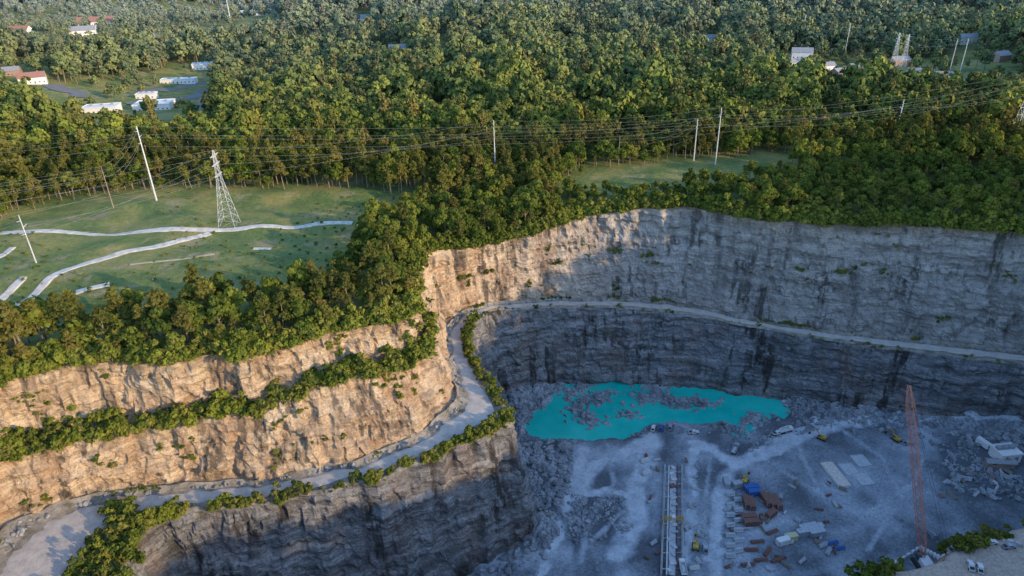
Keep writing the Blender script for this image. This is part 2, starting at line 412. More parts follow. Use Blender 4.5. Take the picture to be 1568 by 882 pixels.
m,nt,N,L,P=nodes("quarry_floor_rock");p=posn(N)
at=N.new("ShaderNodeAttribute");at.attribute_name="dust"
a=noi(N,L,p,.9,7,.78)
f=math_(N,L,'ADD',at.outputs["Fac"],math_(N,L,'MULTIPLY',math_(N,L,'SUBTRACT',a,.5),1.3))
c=ramp(N,L,f,[(.05,(.11,.125,.145)),(.3,(.215,.245,.285)),(.55,(.34,.38,.435)),(.95,(.60,.645,.70))])
at2=N.new("ShaderNodeAttribute");at2.attribute_name="sand"
c=mix(N,L,at2.outputs["Fac"],c,mix(N,L,ramp(N,L,a,[(.4,0.),(.6,1.)]),(.44,.34,.27),(.66,.54,.45)))
L.new(c,P.inputs[0]);P.inputs["Roughness"].default_value=.95;bump(N,L,P,math_(N,L,'ADD',a,noi(N,L,p,.3,4)),.7)
fl.data.materials.append(m)
zf1=lambda x,y:zfloor(x,y)
lc=np.array(lake)
m,nt,N,L,P=nodes("turquoise_water");p=posn(N)
c=ramp(N,L,noi(N,L,p,.05,4),[(.3,(.0,.41,.35)),(.7,(.03,.56,.47))])
L.new(c,P.inputs[0]);P.inputs["Roughness"].default_value=.12;P.inputs["IOR"].default_value=1.33;bump(N,L,P,noi(N,L,p,1.2,3),.03)
x0,y0=lc.min(0)-6;x1,y1=lc.max(0)+6
gxx=np.linspace(x0,x1,40);gyy=np.linspace(y0,y1,30);XX,YY=np.meshgrid(gxx,gyy,indexing='ij')
gridmesh("quarry_lake_water",np.stack([XX,YY,np.full_like(XX,-85.15)],-1),[m],False,True)
# ------------------------------------------------------------------ upland ground
rimp=[tuple(p) for p in rim]
rimd=rimp[::3]
px,py=np.meshgrid(np.arange(-340,345,4.5),np.arange(-40,480,4.5),indexing='ij')
px=px.ravel()+rng.uniform(-.8,.8,px.size);py=py.ravel()+rng.uniform(-.8,.8,py.size)
k=~inpoly(px,py,rimd);px,py=px[k],py[k]
k=dline(px,py,rimd[::2],True)>1.8;px,py=px[k],py[k]
qx,qy=np.meshgrid(np.arange(-2600,2601,40.),np.arange(-400,3200,40.),indexing='ij');qx=qx.ravel();qy=qy.ravel()
k=~((np.abs(qx)<350)&(qy>-50)&(qy<490));qx,qy=qx[k],qy[k]
ox,oy=np.meshgrid(np.linspace(-9000,9000,19),np.linspace(-3000,14000,18),indexing='ij');ox=ox.ravel();oy=oy.ravel()
k=~((np.abs(ox)<2650)&(oy>-450)&(oy<3250));ox,oy=ox[k],oy[k]
AX=np.r_[rim[:,0],px,qx+.37,ox+.11];AY=np.r_[rim[:,1],py,qy+.21,oy+.19]
pts=[Vector((a,b)) for a,b in zip(AX,AY)]
ed=[(i,(i+1)%NS) for i in range(NS)]
vc,_,fc,_,_,_=delaunay_2d_cdt(pts,ed,[],0,1e-4)
vc=np.array([(v.x,v.y) for v in vc]);fc=np.array([f for f in fc if len(f)==3])
cen=vc[fc].mean(1)
near=(np.abs(cen[:,0])<300)&(cen[:,1]>20)&(cen[:,1]<345)
hole=np.zeros(len(cen),bool);hole[near]=inpoly(cen[near,0],cen[near,1],rimp)
fc=fc[~hole]
vz=hup(vc[:,0],vc[:,1])
me=bpy.data.meshes.new("upland_ground");me.from_pydata(np.c_[vc,vz].tolist(),[],fc.tolist())
me.polygons.foreach_set("use_smooth",np.ones(len(me.polygons),bool))
m,nt,N,L,P=nodes("grass_ground");p=posn(N)
a=noi(N,L,p,.035,6,.65);b=noi(N,L,p,.5,6,.75)
c=ramp(N,L,a,[(.3,(.08,.14,.03)),(.46,(.15,.21,.05)),(.6,(.30,.28,.08)),(.75,(.38,.33,.12))])
c=mix(N,L,ramp(N,L,noi(N,L,p,.06,5,.7),[(.54,0.),(.64,.7)]),c,(.38,.30,.17))
c=mix(N,L,.8,c,ramp(N,L,b,[(.3,.45),(.65,1.)]),'MULTIPLY')
L.new(c,P.inputs[0]);P.inputs["Roughness"].default_value=.95;bump(N,L,P,b,.8)
mkobj("upland_grass_ground",me,[m])
def ribbon(name,pl,w,mat,lift=.3,step=2.0):
    pl=np.array(pl,float);d=np.r_[0,np.cumsum(np.linalg.norm(np.diff(pl,axis=0),axis=1))]
    n=max(4,int(d[-1]/step));t=np.linspace(0,d[-1],n);q=np.stack([np.interp(t,d,pl[:,0]),np.interp(t,d,pl[:,1])],1)
    for _ in range(8): q[1:-1]=(q[:-2]+q[1:-1]*2+q[2:])/4
    tg=np.gradient(q,axis=0);tg/=np.linalg.norm(tg,axis=1)[:,None];nn=np.stack([tg[:,1],-tg[:,0]],1)
    wl=w*(.5+.35*(fbm(q[:,0]/4,q[:,1]/4,None,3,4)-.5));wr=w*(.5+.35*(fbm(q[:,0]/4,q[:,1]/4,None,3,6)-.5))
    rows=[]
    for k,s in enumerate(np.linspace(-1,1,9)):
        r=q+nn*(np.where(s<0,wl,wr)*s)[:,None];z=hup(r[:,0],r[:,1])+(lift if k not in(0,8) else lift-.6);rows.append(np.c_[r,z])
    return gridmesh(name,np.stack(rows,1),[mat],False,True)
path_m=simple("pale_gravel",(.52,.49,.44),.95,0,.28,.35)
g0=lambda l:[G(u,v,0.)[:2] for u,v in l]
ribbon("gravel_path",g0([(-120,359),(0,357),(150,358),(290,356),(330,353),(400,346),(460,342),(540,341)]),4.2,path_m,.28)
ribbon("gravel_path",g0([(322,357),(280,369),(200,386),(130,404),(80,428),(45,452),(10,480)]),4.8,path_m,.28)
ribbon("gravel_path",g0([(-60,420),(0,395),(20,380)]),3.6,path_m,.28)
ribbon("gravel_path",g0([(-20,470),(10,448),(38,428)]),4.4,path_m,.28)
ribbon("gravel_pad",g0([(118,452),(140,447),(170,441)]),5,path_m,.28)
ribbon("gravel_path",g0([(200,408),(290,398),(330,392)]),1.3,simple("worn_dirt",(.36,.32,.22)),.22)
ribbon("gravel_pad",g0([(388,380),(415,378)]),3,path_m,.25)
# ------------------------------------------------------------------ plants
def quads(Cn,Nr,size,r):
    n=len(Cn);Nr=Nr/(np.linalg.norm(Nr,axis=1)[:,None]+1e-9)
    T=np.cross(Nr,r.normal(size=(n,3)));T/=np.linalg.norm(T,axis=1)[:,None]+1e-9;B=np.cross(Nr,T)
    out=[]
    for a,b in ((-1,-.6),(.3,-1),(1,.5),(-.4,1)):
        out.append(Cn+T*(size*(a+r.uniform(-.3,.3,n)))[:,None]+B*(size*(b+r.uniform(-.3,.3,n)))[:,None]+Nr*(size*r.uniform(-.25,.25,n))[:,None])
    return np.stack(out,1).reshape(-1,3)
bark_m=simple("tree_bark",(.22,.17,.12),.9)
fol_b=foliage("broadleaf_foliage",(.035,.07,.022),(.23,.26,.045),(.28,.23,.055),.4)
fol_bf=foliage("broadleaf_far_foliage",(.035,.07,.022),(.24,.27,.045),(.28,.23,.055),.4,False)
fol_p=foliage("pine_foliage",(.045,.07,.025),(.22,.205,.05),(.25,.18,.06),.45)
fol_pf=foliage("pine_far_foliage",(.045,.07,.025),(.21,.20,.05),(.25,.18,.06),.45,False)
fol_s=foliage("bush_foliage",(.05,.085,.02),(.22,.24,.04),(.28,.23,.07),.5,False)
def plant(name,lobes,nleaf,size,trunk,fm,seed,jit=.7):
    r=np.random.default_rng(seed);B=Bd()
    for s in trunk: B.cyl(*s,n=5,mi=0,cap=False)
    nb=len(B.v);w=np.array([l[3]**2 for l in lobes]);w/=w.sum()
    li=r.choice(len(lobes),nleaf,p=w);LC=np.array(lobes)
    D=r.normal(size=(nleaf,3));D/=np.linalg.norm(D,axis=1)[:,None]
    D[:,2]=np.where(D[:,2]<-.3,-D[:,2],D[:,2])
    rad=LC[li,3]*r.uniform(.72,1.08,nleaf)
    Cn=LC[li,:3]+D*rad[:,None]*np.array([1,1,.8])
    V=quads(Cn,D+r.normal(size=D.shape)*jit*.6,size*r.uniform(.6,1.3,nleaf),r)
    fv=nb+np.arange(nleaf*4).reshape(-1,4)
    me=bpy.data.meshes.new(name);me.from_pydata(B.v+V.tolist(),[],B.f+fv.tolist())
    mi=np.r_[np.zeros(len(B.f),int),np.ones(nleaf,int)];me.polygons.foreach_set("material_index",mi)
    lt=r.uniform(0,1,len(lobes))
    tint=np.r_[np.zeros(len(B.f)),np.clip(.55*lt[li]+.45*r.uniform(0,1,nleaf),0,1)]
    a=me.attributes.new("tint",'FLOAT','FACE');a.data.foreach_set("value",tint)
    me.materials.append(bark_m);me.materials.append(fm)
    return bpy.data.objects.new(name,me)
def coll(name,obs):
    c=bpy.data.collections.new(name)
    for o in obs: c.objects.link(o)
    return c
broad=[];broadf=[]
for s in range(6):
    r=random.Random(s);hh=13+r.uniform(-1,2);cr=4.6+r.uniform(-.4,.8);lob=[];tk=[((0,0,-1),(0,0,hh*.45),.35,.22)]
    for i in range(15):
        a=r.uniform(0,2*PI);q=math.sqrt(r.random())*cr*.72;zz=hh*.30+r.random()*hh*.56*(1-.35*(q/cr))
        l=(q*math.cos(a),q*math.sin(a),zz,r.uniform(1.3,2.3));lob.append(l)
        if i<6: tk.append(((0,0,hh*r.uniform(.25,.45)),l[:3],.16,.05))
    lob.append((0,0,hh*.86,1.9));lob.append((.4,.2,hh*.6,2.6))
    broad.append(plant("broadleaf_tree_%d"%s,lob,1000,.5,tk,fol_b,s))
    broadf.append(plant("broadleaf_far_%d"%s,lob,560,.64,tk[:2],fol_bf,s+20))
pine=[];pinef=[]
for s in range(5):
    r=random.Random(50+s);hh=17+r.uniform(-2,2);tk=[((0,0,-1),(0,0,hh*.6),.28,.2),((0,0,hh*.6),(r.uniform(-.3,.3),0,hh*.97),.2,.05)];lob=[]
    for i in range(24):
        t=r.random()**.8;zz=hh*(.36+.6*t);q=(3.0*(1-t)**.55+.3)*r.uniform(.3,1.1);a=r.uniform(0,2*PI)
        l=(q*math.cos(a),q*math.sin(a),zz,r.uniform(1.0,1.7)*(1.1-.4*t));lob.append(l)
        if i<10: tk.append(((0,0,zz-.5),l[:3],.07,.03))
    lob.append((0,0,hh*.96,.9));lob.append((0,0,hh*.75,1.8))
    pine.append(plant("pine_tree_%d"%s,lob,1000,.42,tk,fol_p,100+s,1.0))
    pinef.append(plant("pine_far_%d"%s,lob,480,.6,tk[:2],fol_pf,120+s,1.0))
bush=[]
for s in range(6):
    r=random.Random(90+s);lob=[(r.uniform(-1.3,1.3),r.uniform(-1.1,1.1),r.uniform(.3,1.1+.45*s),r.uniform(.45,1.0)) for _ in range(8)]
    tk=[((0,0,-.4),l[:3],.06,.02) for l in lob[:5]]
    bush.append(plant("bush_%d"%s,lob,300,.26,tk,fol_s,200+s,1.0))
rocks=[]
boul_m=rock("boulder_rock",(.19,.21,.235),(.30,.325,.355),(.46,.48,.51),.0,strata=.2,rusta=.1,bd=.3)
for s in range(5):
    bpy.ops.mesh.primitive_ico_sphere_add(subdivisions=2,radius=1)
    o=bpy.context.object;v=np.array([w.co[:] for w in o.data.vertices])
    r=np.random.default_rng(300+s)
    for _ in range(7):
        d=r.normal(size=3);d/=np.linalg.norm(d);h=r.uniform(.45,.8);k=v@d;v=v-np.where(k>h,k-h,0)[:,None]*d
    v*=r.uniform(.7,1.2,3)*np.array([1,1,.75]);v+=r.normal(size=v.shape)*.03
    o.data.vertices.foreach_set("co",v.ravel());o.data.materials.append(boul_m);o.name="boulder_%d"%s
    scene.collection.objects.unlink(o);rocks.append(o)
CB,CP,CS,CR=coll("broadleaf_set",broad),coll("pine_set",pine),coll("bush_set",bush),coll("rock_set",rocks)
CBF,CPF=coll("broadleaf_far_set",broadf),coll("pine_far_set",pinef)
def scatter(name,P,sc,cl,np_,tilt=0.):
    P=np.asarray(P,float);n=len(P)
    if n==0: return
    me=bpy.data.meshes.new(name);me.from_pydata(P.tolist(),[],[])
    a=me.attributes.new("rot",'FLOAT_VECTOR','POINT');rr=np.zeros((n,3));rr[:,2]=rng.uniform(0,6.28,n);rr[:,:2]=rng.normal(size=(n,2))*tilt;a.data.foreach_set("vector",rr.ravel())
    sc=np.asarray(sc,float);s3=np.stack([sc*rng.uniform(.88,1.15,n),sc*rng.uniform(.88,1.15,n),sc*rng.uniform(.85,1.15,n)],1)
    a=me.attributes.new("scl",'FLOAT_VECTOR','POINT');a.data.foreach_set("vector",s3.ravel())
    a=me.attributes.new("pidx",'INT','POINT');a.data.foreach_set("value",rng.integers(0,np_,n).astype(np.int32))
    o=mkobj(name,me,[])
    ng=bpy.data.node_groups.new(name+"_gn",'GeometryNodeTree')
    ng.interface.new_socket("Geometry",in_out='INPUT',socket_type='NodeSocketGeometry');ng.interface.new_socket("Geometry",in_out='OUTPUT',socket_type='NodeSocketGeometry')
    N=ng.nodes;L=ng.links;gi=N.new("NodeGroupInput");go=N.new("NodeGroupOutput")
    ip=N.new("GeometryNodeInstanceOnPoints");ci=N.new("GeometryNodeCollectionInfo");ci.inputs["Collection"].default_value=cl
    ci.inputs["Separate Children"].default_value=True;ci.inputs["Reset Children"].default_value=True
    ip.inputs["Pick Instance"].default_value=True
    def na(nm,dt):
        q=N.new("GeometryNodeInputNamedAttribute");q.data_type=dt;q.inputs["Name"].default_value=nm
        return [s for s in q.outputs if s.enabled and s.name=="Attribute"][0]
    L.new(gi.outputs[0],ip.inputs["Points"]);L.new(ci.outputs[0],ip.inputs["Instance"])
    L.new(na("pidx",'INT'),ip.inputs["Instance Index"])
    L.new(na("rot",'FLOAT_VECTOR'),ip.inputs["Rotation"]);L.new(na("scl",'FLOAT_VECTOR'),ip.inputs["Scale"])
    L.new(ip.outputs[0],go.inputs[0]);md=o.modifiers.new("scatter",'NODES');md.node_group=ng
    return o
def jgrid(x0,x1,y0,y1,s):
    a,b=np.meshgrid(np.arange(x0,x1,s),np.arange(y0,y1,s),indexing='ij');a=a.ravel();b=b.ravel()
    return a+rng.uniform(-.45,.45,a.size)*s,b+rng.uniform(-.45,.45,b.size)*s
field=g0([(-500,345),(-100,340),(0,337),(60,318),(130,302),(250,290),(400,289),(560,291),(650,296),(620,325),(585,345),(560,385),(520,435),(430,452),(340,462),(290,492),(180,508),(0,512),(-300,520)])
clear1=g0([(880,268),(960,252),(1110,243),(1225,236),(1222,272),(1120,280),(1000,292),(900,292)])
hz=lambda x,y:hup(x,y)
gh=lambda l:[G(u,v,hz)[:2] for u,v in l]
estate=gh([(85,138),(130,126),(240,106),(330,90),(342,125),(320,195),(240,210),(120,208),(70,188),(50,155)])
suburb=[gh([(1180,80),(1568,76),(1600,160),(1400,150),(1190,140)]),gh([(-20,15),(430,8),(440,62),(0,75)]),gh([(0,95),(90,90),(90,150),(0,150)])]
bl=[ # name,u,v,w,d,h,kind,rot
("white_warehouse",157,168,29,18,5,'flat',.2),("white_warehouse",238,163,32,22,5.5,'flat',.15),("white_warehouse",226,147,18,12,4.5,'flat',.15),
("white_warehouse",275,124,38,12,4.5,'flat',.1),("white_warehouse",312,102,24,16,6,'flat',.3),("red_roof_house",52,124,24,15,6,'gr',.5),
("white_warehouse",392,20,70,34,8,'flat',.1),("red_roof_house",150,38,60,26,9,'gr',.2),
("grey_roof_house",1226,90,22,14,10,'gw',-.3),("grey_roof_house",1152,92,24,12,6,'gw',.1),("grey_roof_house",1212,99,14,10,5,'gw',.5),
("grey_roof_house",1375,97,20,12,6,'gb',.2),("grey_roof_house",1442,120,16,10,5,'gw',-.2),("grey_roof_house",1285,114,16,10,5,'gb',.4),
("grey_roof_house",1330,124,16,10,5,'gw',.1),("grey_roof_house",1510,30,34,16,8,'gb',.1),("grey_roof_house",610,80,20,13,7,'gb',.1),
("white_warehouse",945,8,54,26,8,'flat',0.),("grey_roof_house",890,40,22,14,7,'gb',.3),("grey_roof_house",1530,90,16,12,6,'gb',.3),("grey_roof_house",130,52,34,18,8,'gw',.3),
("grey_roof_house",1265,104,14,10,5,'gw',.2),("grey_roof_house",1400,114,14,10,5,'gw',-.4),("grey_roof_house",1310,106,14,10,5,'gb',.1),
("red_roof_house",30,52,34,18,8,'gr',.1),("grey_roof_house",230,62,24,14,7,'gb',.3),("grey_roof_house",560,32,30,16,8,'gw',.2),("grey_roof_house",20,112,16,12,5,'gb',.3),
("grey_roof_house",1090,62,20,12,6,'gw',.2),("grey_roof_house",1480,62,22,12,6,'gw',.0),("grey_roof_house",750,24,30,16,8,'gb',.2)]
BL=[];caps=[]
for b in bl:
    x,y,z=G(b[1],b[2]+3,hz);BL.append((b,x,y,z))
    rr=max(b[3],b[4])*.54;D=math.hypot(x,y);ln=(70 if D<900 else 120)
    caps.append(([(x,y),(x-x/D*ln,y-y/D*ln)],rr))
streets=[gh(l) for l in ([(205,140),(262,136),(330,126)],[(195,160),(262,152),(300,150),(320,128)],[(80,130),(100,140),(130,140),(120,150)],[(1190,118),(1300,128),(1400,130),(1560,128)],[(1180,92),(1260,100),(1300,112)],[(245,200),(290,182),(312,150)])]
def keep_mask(x,y):
    k=np.ones(x.shape,bool)
    nr=(np.abs(x)<320)&(y<360)
    k[nr]=~inpoly(x[nr],y[nr],rimd)
    d=np.full(x.shape,99.);d[nr]=dline(x[nr],y[nr],rimd[::2],True)
    k&=d>1.8
    wx=x+14*(fbm(x/14,y/14,None,2,210)-.5);wy=y+14*(fbm(x/14+5,y/14,None,2,211)-.5)
    k&=~inpoly(wx,wy,field)&~inpoly(wx,wy,clear1)
    k&=~inpoly(x,y,estate)|(rng.random(x.size)<.2)
    for c,r in caps: k&=dline(x,y,c)>r
    for s in streets: k&=dline(x,y,s)>12
    for s in suburb: k&=~inpoly(x,y,s)|(rng.random(x.size)<.6)
    k&=~((fbm(x/70,y/70,None,2,120)>.73)&(y>500))
    k&=(np.abs(x)<.98*np.maximum(y,0)+190)|(x>284)&(y<330)
    k&=(np.hypot(x,y)>60)
    return k,d
tb=[];tp=[]
for (x0,x1,y0,y1,s,sc) in [(-360,284,30,430,5.2,1.04),(284,430,330,430,5.8,1.),(-560,560,430,530,8.,1.42),(-760,760,530,900,11.5,1.85),(-1300,1300,900,1500,15.5,2.2),(-2200,2200,1500,2600,21,2.7),(284,400,-240,330,8,1.25)]:  # last zone: trees on the added off-frame shadow ridge
    x,y=jgrid(x0,x1,y0,y1,s);k,d=keep_mask(x,y);x,y,d=x[k],y[k],d[k]
    z=hup(x,y)
    pp=np.full(x.shape,.1)
    pp=np.where((x<-45)&(y<245),.5,pp)
    pp=np.where((y>335)&(y<425)&(x<30),.6,pp)
    pp=np.where((y>395)&(y<450)&(x>=30),.6,pp)
    pp=np.where((y<320)&(x>-45)&(x<60),.12,pp)
    pp=np.where((fbm(x/60,y/60,None,2,130)>.6)&(y>420),.35,pp)
    isp=rng.random(x.size)<pp
    scl=sc*rng.uniform(.5,1.2,x.size)*(.70+.60*fbm(x/40,y/40,None,2,131))
    scl*=np.where(d<7,.68,1)*np.where((x>35)&(y<372),.74,1)
    sb=inpoly(x,y,estate)
    for s_ in suburb: sb|=inpoly(x,y,s_)
    scl*=np.where(sb,.6,1)
    thin=rng.random(x.size)<np.where(isp,1,np.where(s<6,np.where((x>35)&(y<372),.82,.66),.95))
    isb=~isp&thin
    fa=np.full(x.size,0. if s<7.5 else 1.)
    tb.append(np.c_[x,y,z,scl,fa][isb]);tp.append(np.c_[x,y,z,scl*np.where(s<6,.92,.8),fa][isp])
tb=np.concatenate(tb);tp=np.concatenate(tp)
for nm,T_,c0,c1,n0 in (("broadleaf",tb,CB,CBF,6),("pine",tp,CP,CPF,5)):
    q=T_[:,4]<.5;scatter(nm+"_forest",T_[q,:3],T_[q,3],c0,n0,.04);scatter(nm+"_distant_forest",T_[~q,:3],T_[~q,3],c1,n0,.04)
# bushes
bp=[];bs=[]
def addb(P,s): bp.append(P);bs.append(s)
left=(stn<9.5);vis=(stn<23)
for rep in range(6):
    t=rng.uniform(-.05,1.15,NS);Pm=lin+(lo-lin)*t[:,None];Pm[:,2]-=np.maximum(t-1,0)*5;dn=fbm(Pm[:,0]/8,Pm[:,1]/8,None,3,140)
    k=vis&(rng.random(NS)<np.where(left,.14+.42*(dn>.46),.06*(dn>.6)));addb((Pm+[0,0,-.3])[k],(.35+1.5*rng.random(NS)**2)[k]*np.where(left,1,.5)[k])
for rep in range(5):
    t=rng.uniform(.76,1.03,NS);Pm=foot+(crest-foot)*t[:,None];dn=fbm(Pm[:,0]/6,Pm[:,1]/6,None,3,141)
    k=vis&(rng.random(NS)<np.where(stn<13,.10+.36*(dn>.50),.2*(dn>.55)));addb(Pm[k],(.25+1.2*rng.random(NS)**2)[k]*np.where(stn<13,1,.45)[k])
for rep in range(2):
    t=rng.uniform(.0,.15,NS);Pm=foot+(crest-foot)*t[:,None];Pm[:,2]+=.8;dn=fbm(Pm[:,0]/9,Pm[:,1]/9,None,2,142)
    k=vis&(rng.random(NS)<.4*(dn>.6));addb(Pm[k],rng.uniform(.3,.6,NS)[k])
for rep in range(7):   # rim scrub
    Pm=R3.copy();o=rng.uniform(-7,.8,NS);Pm[:,:2]+=nU*o[:,None];Pm[:,2]=hup(Pm[:,0],Pm[:,1])-.1
    k=vis&(rng.random(NS)<.42);k&=~((Pm[:,0]>250));addb(Pm[k],(.5+1.7*rng.random(NS)**1.5)[k])
Uf=U[:,3:50].reshape(-1,3);sf=np.repeat(stn,47);dn=fbm(Uf[:,0]/9,Uf[:,1]/9,Uf[:,2]/7,3,150)
k=(rng.random(len(Uf))<.14)&(dn>np.where(sf<9.5,.66,.74))&(sf<22);addb(Uf[k],rng.uniform(.3,.8,k.sum()))
x,y=jgrid(85,240,110,192,2.4);z=zfloor(x,y);k=(z>-82)&(dline(x,y,edge)<11)&(fbm(x/8,y/8,None,2,143)>.40)&(np.hypot(x-143,y-168)>9);addb(np.c_[x,y,z][k],rng.uniform(.6,2.0,k.sum()))
x,y=jgrid(-330,60,200,420,6.);k=inpoly(x,y,field)&(fbm(x/30,y/30,None,2,144)>.55);addb(np.c_[x,y,hup(x,y)][k],rng.uniform(.15,.5,k.sum()))
x,y=jgrid(-128,-112,128,162,2.6);k=fbm(x/7,y/7,None,2,145)>.42;addb(np.c_[x,y,np.full(x.size,-39.2)][k],rng.uniform(.5,1.9,k.sum()))
scatter("bushes",np.concatenate(bp),np.concatenate(bs),CS,6,.08)
# boulders
rp=[];rs=[]
for rep in range(7):
    o=np.abs(rng.normal(size=NS))*6;Pm=np.c_[toe+nL*(o+1)[:,None],np.zeros(NS)];Pm[:,2]=zfloor(Pm[:,0],Pm[:,1])+.1
    k=rng.random(NS)<.75;rp.append(Pm[k]);rs.append((rng.random(NS)**2.5*1.6+.3)[k])
def fillr(pl,n,a=.35,b=1.5):
    q=np.array(pl);x=rng.uniform(q[:,0].min()-3,q[:,0].max()+3,n);y=rng.uniform(q[:,1].min()-3,q[:,1].max()+3,n)
    wx=x+8*(fbm(x/8,y/8,None,2,201)-.5);wy=y+8*(fbm(x/8+9,y/8,None,2,202)-.5)
    k=inpoly(wx,wy,pl)&(fbm(x/6,y/6,None,2,203)>.36);x,y=x[k],y[k];z=zfloor(x,y);rp.append(np.c_[x,y,z]);rs.append(rng.random(x.size)**2.5*b+a)
fillr(rubA,5200,.35,1.7);fillr(rubB,1300,.3,1.1);fillr(rubC,3000,.3,1.3);fillr(rubD,2500,.3,1.4)
fillr(fp([(1180,600),(1330,610),(1400,640),(1290,650),(1200,665),(1150,690),(1120,670),(1200,645),(1220,625)]),2400,.25,1.2)
fillr(fp([(960,668),(1000,652),(1060,650),(1050,665),(1000,668)]),350,.3,1.)
fillr(fp([(1100,730),(1440,700),(1440,860),(1100,882)]),450,.15,.5)
for ix,iy in isl:
    n=80;x=ix+rng.normal(size=n)*3.8;y=iy+rng.normal(size=n)*2.3;z=np.maximum(zfloor(x,y),-85.5);rp.append(np.c_[x,y,z]);rs.append(rng.random(n)**2*1.5+.35)
for rep in range(2):
    t=rng.uniform(0,.2,NS);Pm=foot+(crest-foot)*t[:,None];k=rng.random(NS)<.6;rp.append((Pm+[0,0,.5])[k]);rs.append((rng.random(NS)**2*.8+.25)[k])
RP=np.concatenate(rp);RS=np.concatenate(rs)
ofx=G(1537,700,zf1);k=np.hypot(RP[:,0]-ofx[0],RP[:,1]-ofx[1])>9
scatter("boulder_rubble",RP[k],RS[k],CR,5,.6)
# ------------------------------------------------------------------ buildings
white=simple("white_painted_metal",(.72,.72,.71),.6,0,.08);glass=simple("dark_window_glass",(.05,.06,.07),.2);redr=simple("red_shingle",(.34,.17,.13),.8)
greyr=simple("grey_shingle",(.28,.29,.31),.8);brick=simple("brick_wall",(.36,.24,.19),.85,0,.2,3);doorm=simple("door_paint",(.2,.22,.25),.6);asph=simple("asphalt",(.16,.16,.165),.9,0,.2,.2)
def building(name,x,y,z,w,d,h,kind,rz):
    e=bpy.data.objects.new(name,None);scene.collection.objects.link(e);e.location=(x,y,z);e.rotation_euler=(0,0,rz)
    wm=brick if kind=='gb' else white;B=Bd();B.box((0,0,h/2-1),(w,d,h+2));B.obj("walls",[wm],parent=e)
    B=Bd()
    if kind=='flat':
        B.box((0,0,h+.15),(w+.6,d+.6,.3));
        for s in (-1,1):
            B.box((0,s*(d/2+.15),h+.5),(w+.6,.3,.4));B.box((s*(w/2+.15),0,h+.5),(.3,d,.4))
        for i in range(3): B.box((w*(-.3+.3*i),d*.15,h+.9),(2.2,1.8,1.2),mi=1)
        B.obj("roof",[white,greyr],parent=e)
    else:
        rm=redr if kind=='gr' else greyr;q=d/2+.6;r=d*.32
        B.add([(-w/2-.5,-q,h-.1),(w/2+.5,-q,h-.1),(w/2+.5,0,h+r),(-w/2-.5,0,h+r),(-w/2-.5,q,h-.1),(w/2+.5,q,h-.1)],[(0,1,2,3),(3,2,5,4)],0)
        B.add([(-w/2,-d/2,h),(-w/2,d/2,h),(-w/2,0,h+r-.15)],[(0,1,2)],1);B.add([(w/2,-d/2,h),(w/2,d/2,h),(w/2,0,h+r-.15)],[(0,1,2)],1)
        B.box((w*.25,d*.1,h+r),(.9,.9,1.6),mi=2);B.obj("roof",[rm,wm,brick],parent=e)
    B=Bd();n=max(2,int(w/4))
    for i in range(n):
        for s in (-1,1):
            for zz in ([1.6] if h<7 else [1.6,4.6]):
                if i==n//2 and s<0 and zz<2: continue
                B.box((-w/2+(i+.5)*w/n,s*(d/2+.02),zz),(1.3,.06,1.1))
    B.obj("windows",[glass],parent=e)
    B=Bd();B.box((-w/2+(n//2+.5)*w/n,-d/2-.03,1.2),(1.6,.08,2.4));B.obj("door",[doorm],parent=e)
for b,x,y,z in BL: building(b[0],x,y,z,b[3],b[4],b[5],b[6],b[7])
for i,s in enumerate(streets): ribbon("asphalt_street",s,18 if i in(0,1,2) else 9,asph,.7,6)
# ------------------------------------------------------------------ poles, tower, wires
steel=simple("galvanised_steel",(.62,.63,.64),.5,.2,.1);wood=simple("weathered_wood",(.28,.22,.17),.9);conc=simple("pale_concrete",(.56,.56,.56),.85,0,.2,.3)
TOP={}
def mono(key,u,v,h,r=.45,arm=2.6,mat=None,name="transmission_pole"):
    x,y,z=G(u,v,hz);B=Bd();B.cyl((0,0,-1),(0,0,h),r,r*.5,8)
    att=[]
    for k,zz in enumerate((h-2,h-5,h-8)):
        s=1 if k%2 else -1
        B.cyl((0,0,zz-.5),(0,s*arm,zz),.16,.09,5);B.cyl((0,s*arm,zz),(0,s*arm,zz-1.2),.13,.13,6,1);att.append(Vector((x,y+s*arm,z+zz-1.2)))
    att.append(Vector((x,y,z+h)))
    B.obj(name,[mat or steel,glass],(x,y,z));TOP[key]=att
def tower(key,u,v,h,bw=8,t=1.):
    x,y,z=G(u,v,hz);B=Bd();B.lattice((0,0,-.5),(0,0,h*.62),bw,2.2,6,.10*t);B.lattice((0,0,h*.62),(0,0,h),2.2,.6,5,.08*t);att=[]
    for zz in (h*.68,h*.82,h*.93):
        for s in (-1,1):
            B.lattice((0,0,zz),(0,s*4.5,zz+.3),.8,.15,3,.06*t);B.cyl((0,s*4.5,zz+.3),(0,s*4.5,zz-1.3),.09,n=6,mi=1)
        att.append(Vector((x,y+4.5,z+zz-1.3)));
    att.append(Vector((x,y,z+h)));B.obj("lattice_transmission_tower",[steel,glass],(x,y,z));TOP[key]=att
mono('a',240,307,39,.5);mono('b',759,276,34,.38);mono('c',1095,252,33,.38);mono('d',1062,246,25,.4,2.2);mono('e',947,252,17,.3,1.6,wood,"utility_pole")
mono('f',1368,222,28,.4);mono('g',56,403,22,.3);mono('h',174,318,22,.28,1.8,wood,"utility_pole");tower('t',352,345,37)
tower('r',1552,222,44,8,1.3);mono('i',1293,85,34,.5);mono('j',1226,72,38,.5);tower('k',1366,105,36,5,1.5);tower('l',1381,104,34,5,1.5);mono('m',1185,58,36,.5);mono('n',354,36,60,.8)
mono('o',1452,116,34,.4);mono('p',1468,116,34,.4);mono('q',20,-2,40,.5)
